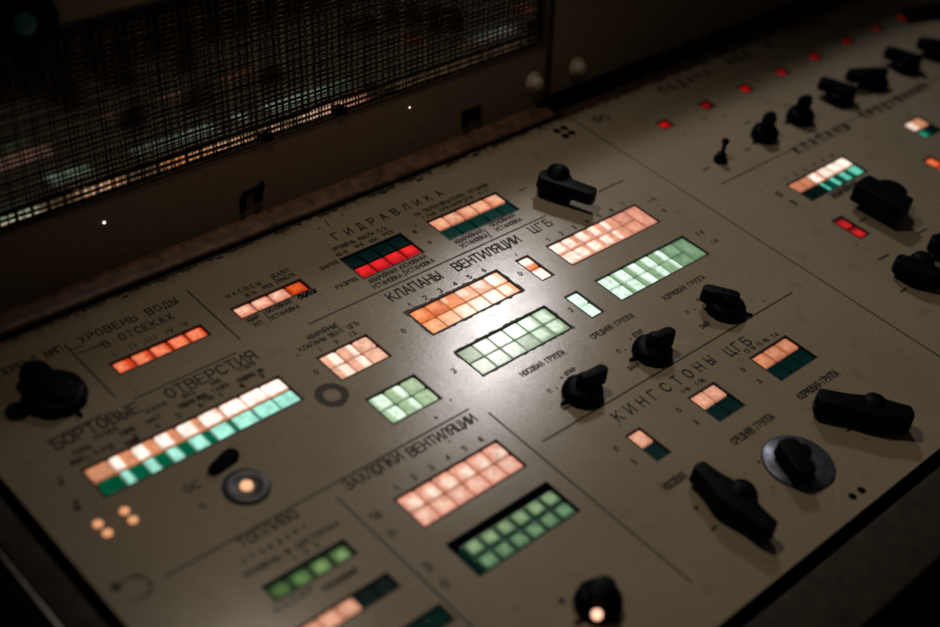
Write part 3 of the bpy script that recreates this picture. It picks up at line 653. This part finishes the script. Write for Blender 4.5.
# ------------------------------------------------------------------ knobs and levers
def loc2(p, q): return (p[0]-q[0], p[1]-q[1])
KG = 'black rotary knobs on the console'
def knob(base, nub, label, r=.95, h=.9, zt=1.4, bw=.36, body=True, skirt=None, skirt_m=None, back=.35, back_to=None, group=KG, name='rotary_knob'):
    """round bakelite knob with a finger bar; base = photo point of its foot, nub = tip of the bar at height zt"""
    B = at(*base); t = thing(name, label, 'knob', (B[0], B[1], 0), group)
    N_ = loc2(at(*nub, zt-.1), B); d = Vector(N_).normalized()
    if skirt:
        mb = MB(); mb.lathe([(skirt, .0), (skirt, .05), (skirt-.06, .11), (skirt*.6, .15), (.3, .16)]); mb.build('skirt', skirt_m or BLACK, t)
    mb = MB(); mb.lathe([(r*1.02, .02), (r*1.02, h*.3), (r*.97, h*.75), (r*.86, h*.95), (r*.6, h*1.05), (.1, h*1.08)]); 
    # grip flutes
    nv = 40
    for i, v in enumerate(mb.v):
        k = i % nv; f = 1-.035*(k % 4 == 0); mb.v[i] = (v[0]*f, v[1]*f, v[2])
    mb.build('body', BLACK, t)
    e = Vector(N_)-d*bw
    mb = MB(); mb.lathe([(bw*1.3, h*.9), (bw*1.3, zt-.25), (bw*1.1, zt-.12), (bw*.6, zt-.08)], n=24); mb.build('hub', BLACK, t)
    s_ = -d*back
    mb = MB(); o1 = stadium((s_.x, s_.y), (e.x, e.y), bw*.8, bw, 10); o2 = stadium((s_.x, s_.y), (e.x, e.y), bw*.7, bw*.9, 10)
    mb.prism(o1, h*.75, zt, o2, True); mb.build('finger_bar', BLACK, t, bevel=.07)
    # pointer tick on the skirt
    mb = MB(); mb.prism(stadium((-d.x*(r+.02), -d.y*(r+.02)), (-d.x*(r+.32), -d.y*(r+.32)), .07, .05, 5), .02, .16); mb.build('pointer', BLACK, t)
    return t
knob((582, 395), (607, 367), 'black knob under the bow group caption, tip pointing right', .95, .6, 1.25, .33, back=.1)
knob((651.5, 354), (675, 330), 'black knob under the middle group caption, between two similar knobs', .97, .6, 1.25, .34, back=.1)
knob((725, 311), (702, 288), 'black knob under the stern group caption, tip pointing to the rear', 1.0, .6, 1.2, .4, back=.2)
kt = knob((597, 606), (613, 578), 'black knob at the bottom with a bright spot on it', .95, .75, 1.25, .45)
def bead(px, py, z, r, m, parent=None, name='bead'):
    X, Y = at(px, py, z); mb = MB()
    prof = [(r*math.cos(a_), z+r*math.sin(a_)) for a_ in [math.radians(-80+20*k) for k in range(9)]]
    mb.lathe(prof, X, Y, 16)
    o = mb.build(name, m, None); o.parent = parent; o.location = -parent.location; return o
BEAD = mat('bright_spot_bead', (.5, .2, .1), .3, emit=(1.0, .55, .38), es=1.6)
GLINT = mat('painted_glint', (.5, .5, .5), .2, emit=(1.0, .85, .7), es=2.0)  # emissive stand-in for specular glints on the disc handle and the wall
bead(597, 614.5, .75, .21, BEAD, kt)  # bright spot on the knob, put in as an emissive bead
RG = 'black knobs in the rear row of the right panel'
for base, nub, lb, r in (((763.5, 138), (775, 113), 'black knob with upright tip, nearest in the rear knob row', .82), ((799, 120.5), (812, 97), 'black knob second in the rear knob row, tip pointing right', .86)):
    knob(base, nub, lb, r, .75, 1.7, .33, group=RG)
for base, nub, lb, r in (((838.5, 101), (819, 79), 'black knob third in the rear knob row', .95), ((871.5, 85.5), (848, 73), 'broad black knob fourth in the rear knob row', 1.0),
                         ((904.5, 69.5), (885, 48), 'black knob fifth in the rear knob row', .98), ((938, 57), (918, 40), 'black knob cut by the right edge, in the rear knob row', 1.05)):
    knob(base, nub, lb, r, .7, 1.2, .5, group=RG, back=.5)
knob((55, 397), (24, 363), 'big black knob at the left edge, blurred, beside the water level heading', 1.35, .5, .8, .68, back=.6)
# tiny toggle
B = at(720, 161); t = thing('toggle_switch', 'tiny black toggle switch at the near end of the rear knob row', 'switch', (B[0], B[1], 0))
mb = MB(); mb.lathe([(.42, 0), (.42, .2), (.3, .3), (.3, .5), (.2, .55)]); mb.build('bushing', BLACK, t)
mb = MB(); mb.tube((0, 0, .4), (.15, .1, 1.2), .13, 10); mb.lathe([(.05, 1.02), (.2, 1.1), (.24, 1.25), (.15, 1.4), (.05, 1.42)], .17, .11, 14); mb.build('bat_handle', BLACK, t)

LG = 'black lever handles on the console'
def lever(hub, A, B_, label, wA=.5, wB=.5, zb=.5, zt=1.2, hr=1.0, hh=.6, hub_up=.1, skirt=None, name='lever_handle', taper=.85, sq=.45, mid=None, hubm=None):
    b0 = at(*hub); t = thing(name, label, 'lever', (b0[0], b0[1], 0), LG)
    pa = loc2(at(*A, zt), b0); pb = loc2(at(*B_, zt), b0)
    if skirt:
        mb = MB(); mb.lathe([(skirt, 0), (skirt, .06), (skirt-.08, .13), (skirt*.55, .16), (.4, .3), (.3, .32)]); mb.build('skirt', SKIRT, t)
    mb = MB(); mb.lathe([(hr, .01), (hr, hh*.5), (hr*.9, hh), (hr*.8, zt*.8), (hr*.6, zt+hub_up*.6-.02), (.1, zt+hub_up)]); mb.build('hub', hubm or BLACK, t)
    mb = MB(); d = (Vector(pb)-Vector(pa)).normalized()
    ia = Vector(pa)+d*wA*sq; ib = Vector(pb)-d*wB*sq
    mw = mid or max(wA, wB)*1.25
    def outl(k):
        nrm = Vector((-d.y, d.x)); out = []
        L_ = (ib-ia).length; c0 = -ia.dot(d)
        S_ = 14
        ws = []
        for i in range(S_+1):
            s = L_*i/S_; g = math.exp(-((s-c0)/(hr*1.1))**2); w = (wA+(wB-wA)*s/L_)*(1-g)+mw*g; ws.append((s, w*k))
        for s, w in ws: out.append(ia+d*s-nrm*w)
        for q in (-60, -30, 0, 30, 60): out.append(ib+d*wB*k*sq*math.cos(math.radians(q))+nrm*wB*k*math.sin(math.radians(q)))
        for s, w in reversed(ws): out.append(ia+d*s+nrm*w)
        for q in (60, 30, 0, -30, -60): out.append(ia-d*wA*k*sq*math.cos(math.radians(q))+nrm*wA*k*math.sin(math.radians(q)))
        return [(v.x, v.y) for v in out]
    mb.prism(outl(1), zb, zt, outl(taper), True); mb.build('handle', BLACK, t, bevel=.09)
    return t
lever((737, 505), (697, 462), (775, 528), 'long black lever angled across the panel beside the bow caption in front', .44, .5, .25, 1.05, .85, .6, mid=.85)
lever((868, 418), (817, 394), (916, 413), 'long black lever at the front right under the stern caption', .6, .58, .25, 1.15, .8, .6, mid=.82)
t8 = lever((798, 463), (786, 437), (810, 473), 'short black handle on a blue grey metal disc', .55, .55, .3, 1.0, .5, .4, hub_up=-.1, skirt=1.68, mid=.62)
bead(784, 451, .9, .05, GLINT, t8)  # specular spot on the handle, painted as an emissive bead
lever((554, 193), (539, 172), (597, 192), 'black lever with flat bar, alone near the rear of the middle panel', .52, .48, .6, 1.3, .95, 1.0, hub_up=.45, mid=.6)
lever((884, 207), (861, 178), (909, 204), 'large blocky black knob behind the red pair on the right panel', .88, .88, .5, 1.6, 1.15, .5, hub_up=-.3, mid=.88, sq=.15, taper=.92)
lever((917, 273), (896, 256), (947, 275), 'black handle pointing left at the right edge of the photo', .45, .45, .3, 1.1, .82, .5, mid=.8)
lever((947, 247), (931, 236), (975, 250), 'black handle cut off by the right edge, behind another handle', .5, .5, .4, 1.2, .8, .5)
lever((937, 17), (905, 10), (965, 0), 'long black bar in the far upper right corner', .32, .32, .3, .9, .6, .4)

# ------------------------------------------------------------------ small lit dots and the round button
DOTM = mat('glowing_peg', (.4, .2, .12), .35, emit=srgb(232, 160, 112), es=.95)
for q, lb in (((98, 524.5), 'nearest left lit dot of the four small amber dots'), ((107.5, 533.5), 'front lit dot of the four small amber dots'), ((124.5, 511.5), 'rearmost lit dot of the four small amber dots'), ((133, 520.5), 'right lit dot of the four small amber dots')):
    X, Y = at(*q); t = thing('pilot_or_glint', lb, 'light', (X, Y, 0), 'four small amber dots under the long block')
    mb = MB(); mb.lathe([(.2, .0), (.2, .05), (.15, .09), (.06, .11)], n=20); mb.build('lens', DOTM, t)
    mb = MB(); ring(mb, 0, 0, .2, .26, jit=0, z=.008); mb.build('collar', RUSTRIM, t)
X, Y = at(246.5, 487); t = thing('push_button', 'round lit push button with a dark ring', 'button', (X, Y, 0))
mb = MB(); mb.lathe([(.98, 0), (.98, .06), (.9, .12), (.62, .14), (.5, .06), (.4, .04)]); mb.build('bezel', mat('slate_ring', (.035, .035, .05), .45), t)
mb = MB(); mb.lathe([(.27, .03), (.25, .14), (.2, .18), (.1, .2)]); mb.build('lens', mat('button_lens', (.4, .25, .15), .3, emit=srgb(250, 190, 142), es=1.0), t)
X, Y = at(18, 412); t = thing('ring_socket', 'small dark ring socket in front of the big left knob', 'socket', (X, Y, 0))
mb = MB(); mb.lathe([(.5, 0), (.5, .12), (.4, .16), (.28, .12), (.28, .03), (.1, .03)]); mb.build('ring', BLACK, t)

# ------------------------------------------------------------------ rear rail, back wall, window grille
TILT = math.radians(9); WY = 44.45      # wall leans back from the console
Wm = Matrix.Translation((0, WY, 0)) @ Matrix.Rotation(-TILT, 4, 'X')     # local: x along, z up the wall, -y towards the viewer
def onwall(px, py, off=0):
    d = Rc @ Vector(((px-470)/F, -(py-313.5)/F, -1)); n = Wm.to_3x3() @ Vector((0, -1, 0)); o = Vector((0, 0, H_CAM)); p = Vector((0, WY, 0))+n*off
    s = (p-o).dot(n)/d.dot(n); X = Wm.inverted() @ (o+d*s); return X.x, X.z
gx1, gz0 = onwall(543, 44); gz1 = onwall(95, 18)[1]; _, gz0b = onwall(95, 199); gz0 = (gz0+gz0b+onwall(310, 126)[1])/3
sxw = onwall(550, 50)[0]; sxw0 = onwall(549, 93)[0]
print('WALL', gx1, gz0, gz1, sxw, sxw0)
WL0 = -20; WH = 14.6
t = thing('equipment_wall', 'brown painted steel wall plate behind the console, left of the upright seam', 'wall plate', (40, WY, 0))
inv = Matrix.Translation((-40, -WY, 0))
mb = MB(); GX0 = 8
mb.box(WL0, sxw-.32, 0, .12, .22, gz0); mb.box(gx1, sxw-.32, 0, .12, gz0, gz1); mb.box(WL0, GX0, 0, .12, gz0, gz1); mb.box(WL0, sxw-.32, 0, .12, gz1, WH)
mb.build('plate', WALLP, t, mtx=inv @ Wm)
mb = MB()   # window surround, a thin turned-in lip; dark colour paints the shadow below the mesh
mb.box(GX0, gx1, -.05, .16, gz0-.10, gz0+.02); mb.box(GX0, gx1, -.05, .25, gz1-.04, gz1+.1); mb.box(gx1-.05, gx1+.1, -.05, .25, gz0-.1, gz1+.1)
mb.build('window_lip', TRIM, t, mtx=inv @ Wm)
CHAN = mat('polished_channel', (.85, .74, .6), .1, metal=1, noise=.25, bump=.25, nscale=160)
t2 = thing('window_grille', 'wire mesh grille over the dark window in the wall plate', 'grille', (40, WY, 0))
mb = MB(); x = GX0+.1
k = 0
rw = random.Random(5)
def wavy(p, q, rad, amp, seg):
    pts = []
    for i in range(seg+1):
        f = i/seg; pts.append((p[0]+(q[0]-p[0])*f+rw.gauss(0, amp)*(p[0] == q[0]), p[1]+rw.gauss(0, .015), p[2]+(q[2]-p[2])*f+rw.gauss(0, amp)*(p[2] == q[2])))
    for A_, B_ in zip(pts[:-1], pts[1:]): mb.tube(A_, B_, rad, 4)
while x < gx1-.05: wavy((x, .08, gz0-.1), (x, .08, gz1), .026*(1+.8*(k % 2)), .02, 7); x += .40+rw.gauss(0, .012); k += 1
z = gz0+.12
k = 0
while z < gz1: wavy((GX0, .14, z), (gx1, .14, z), .026*(1+.8*(k % 2)), .014, 30); z += .26+rw.gauss(0, .008); k += 1
mb.build('wire_mesh', WIRE, t2, mtx=inv @ Wm)
mb = MB(); mb.box(GX0, gx1+.3, 0, .12, gz0-2.5, gz1+.6)
mbc = MB(); mbc.box(GX0, gx1-.1, .19, .24, gz0-.2, gz0+.68); mbc.build('lower_channel', CHAN, t2, mtx=inv @ Wm)
mb.build('window_glass', GLASSM, t2, mtx=inv @ Matrix.Translation((0, 44.75, 0)) @ Matrix.Rotation(-TILT, 4, 'X'))
# right wall plate and the dark joint between the two
mb = MB(); mb.box(sxw+.28, 110, 0.05, .5, .7, WH)
tag(mb.build('equipment_wall', WALLP, None, mtx=Wm), 'brown painted wall plate right of the upright seam', 'wall plate')
mb = MB(); mb.box(sxw-.5, sxw+.5, .55, .8, .3, WH); mb.box(sxw-.3, sxw-.12, -.12, .5, .5, WH)
tag(mb.build('joint_strip', CHIP, None, mtx=Wm), 'black upright joint strip between the two wall plates', 'strip')
mb = MB(); mb.box(WL0, 110, YB+1.9, YB+2.2, -6, .5)
tag(mb.build('back_board', HOLE, None), 'black backing behind the gap at the rear of the console', 'board')
# rusty rail
mb = MB(); prof = [(-.62, .0), (-.62, .12), (-.52, .2), (-.2, .24), (.2, .27), (.62, .34), (.66, .0)]
xs = [WL0+i*.8 for i in range(int((sxw-WL0)/.8)+1)]
i0 = 0
for xi, x in enumerate(xs):
    for (py_, pz) in prof: mb.v.append((x, YB+.84+py_+.02*math.sin(x*1.3), pz+random.uniform(-.012, .012)+.02))
for xi in range(len(xs)-1):
    for k in range(len(prof)-1):
        a_ = xi*len(prof)+k; mb.f.append([a_, a_+1, a_+len(prof)+1, a_+len(prof)]); mb.sm.append(True)
tag(mb.build('rear_rail', RAILM, None), 'worn rusty brown ledge along the rear edge of the console', 'rail')
# bolts on wall
def wall_lathe(name, px, py, prof, m, label, cat, group=None, n=24, ry=0):
    X, Z = onwall(px, py); mb = MB(); mb.lathe(prof, n=n)
    # lathe axis z -> wall normal (-y)
    T = Matrix.Translation((X, ry, Z)) @ Matrix.Rotation(math.radians(90), 4, 'X')
    base = Wm @ T
    o = mb.build(name, m, None, mtx=base)
    return tag(o, label, cat, group)
for q, lb in (((533, 82), 'domed painted bolt left of the upright seam'), ((576, 67), 'domed painted bolt right of the upright seam')):
    o = wall_lathe('bolt', *q, [(.62, 0), (.62, .1), (.5, .14), (.4, .15), (.42, .3), (.4, .48), (.28, .6), (.1, .64)], BOLTM, lb, 'bolt', 'bolts on the wall plates')
o = wall_lathe('pilot_or_glint', 104, 222.5, [(.065, 0), (.065, .04), (.04, .07), (.02, .08)], GLINT, 'tiny bright glint on the wall plate at the left', 'light')  # specular glint on the wall, painted as a glowing dot; no lamp here
o = wall_lathe('pilot_or_glint', 409.5, 107.5, [(.04, 0), (.04, .04), (.03, .05), (.02, .06)], GLINT, 'tiny bright glint on the wall plate under the grille', 'light')  # second painted glint, a self-lit dot in place of a highlight
X, Z = onwall(22, 22); t = thing('signal_lamp', 'dim green round lamp with black bezel at the top left', 'lamp', (0, 0, 0))
for nm, prof, m in (('bezel', [(1.5, 0), (1.5, .3), (1.2, .5), (.9, .5), (.85, .2), (.3, .2)], HOLE), ('lens', [(.5, .2), (.48, .4), (.3, .5), (.1, .55)], mat('green_lens', (.002, .02, .016), .5, emit=(.001, .018, .014), es=.15))):
    mb = MB(); mb.lathe(prof, n=28); mb.build(nm, m, t, mtx=Wm @ Matrix.Translation((X, 0, Z)) @ Matrix.Rotation(math.radians(90), 4, 'X'))
# clips at the foot of the wall
def clip(px0, py0, w, h, label, torn=False):
    X, Z = onwall(px0, py0); mb = MB()
    if torn: outl = [(0, 0), (.25, .1), (.35, .8), (w*.55, .95), (w*.62, .3), (w*.8, .35), (w, 1.1), (w*.95, h), (w*.8, h*.85), (.3, h*.8), (.02, h*.55)]
    else: outl = [(0, 0), (.3, .05), (.45, .4), (w-.4, .45), (w-.3, .1), (w, .1), (w, h), (0, h)]
    i = len(mb.v)
    M_ = Matrix.Translation((X, 0, Z)) @ Matrix.Rotation(math.radians(90), 4, 'X')
    mb.prism(outl, .002, .16)
    tag(mb.build('clip', HOLE, None, mtx=Wm @ M_), label, 'clip', 'black clips at the foot of the wall plate')
clip(461.5, 128, 1.35, 1.0, 'square black clip on the wall foot, right of the other clip')
clip(240, 213, 1.5, 1.35, 'torn black clip on the wall foot, left of the square clip', True)
# dark fittings seen on the grille
for q, lb in (((268, 137.5), 'small black catch on the lower edge of the grille, left one'), ((341, 111.5), 'small black catch on the lower edge of the grille, right one')):
    X, Z = onwall(*q); mb = MB(); mb.box(X-.28, X+.28, -.12, .1, Z-.18, Z+.22)
    tag(mb.build('catch', HOLE, None, mtx=Wm, bevel=.04), lb, 'catch', 'black catches on the grille edge')

# ------------------------------------------------------------------ console body: grooves, trims and edges
t = t_con
def part(nm, m, *bx, bevel=0):
    mb = MB()
    for b_ in bx: mb.box(*b_)
    return mb.build(nm, m, t, loc=(-16, -13, 1), bevel=bevel)
part('inner_deck', HOLE, (XL-.6, 100, YF-.8, YB+2, -1.6, -.9))
part('front_trim', TRIM, (XL-1.6, 100, YF-3.6, YF-.55, -2.2, -.18), bevel=.18)
part('front_face', TRIM, (XL-1.6, 100, YF-3.5, YF-3.0, -40, -2.2))
part('left_trim', TRIM, (XL-1.75, XL-.45, YF-.5, YB+4, -2.2, -.12), bevel=.15)
part('left_edge', EDGE, (XL-1.98, XL-1.78, YF-3.6, YB+4, -1.6, -.08), bevel=.06)
part('left_side', HOLE, (XL-1.9, XL-1.75, YF-3.4, YB+4, -40, -1.6))
mb = MB(); mb.box(-400, 400, -400, 400, -60.4, -60)
o = mb.build('floor', FLOORM); o['kind'] = 'structure'

# ------------------------------------------------------------------ light
def aim(o, tgt): o.rotation_euler = (Vector(tgt)*U-o.location).to_track_quat('-Z', 'Y').to_euler()
kd_ = bpy.data.lights.new('key_lamp', 'SPOT'); kd_.energy = 5.3; kd_.color = (1, .865, .68); kd_.shadow_soft_size = .035
kd_.spot_size = math.radians(84); kd_.spot_blend = 1.0
key = bpy.data.objects.new('key_lamp', kd_); C.objects.link(key); key.location = Vector((35, 43.5, 46))*U; aim(key, (43, 24, 0))
# lamp whose mirror image lies on the middle of the panel
g0 = Vector((*at(494, 335), 0)); gl = Vector((g0.x*1.95, g0.y*1.95, H_CAM*.95))
gd = bpy.data.lights.new('glare_lamp', 'AREA'); gd.shape = 'RECTANGLE'; gd.size = 4.5*U; gd.size_y = 4.5*U; gd.energy = 1.6; gd.color = (1, .96, .93)
go = bpy.data.objects.new('glare_lamp', gd); C.objects.link(go); go.location = gl*U; aim(go, g0)
w = bpy.data.worlds.new('World'); scene.world = w; w.use_nodes = True
w.node_tree.nodes['Background'].inputs[0].default_value = (1.0, .8, .62, 1); w.node_tree.nodes['Background'].inputs[1].default_value = .016
scene.view_settings.view_transform = 'Standard'; scene.view_settings.look = 'None'; scene.view_settings.exposure = 0; scene.view_settings.gamma = 1
scene.render.engine = 'CYCLES'
scene.render.resolution_x = 1024; scene.render.resolution_y = 683
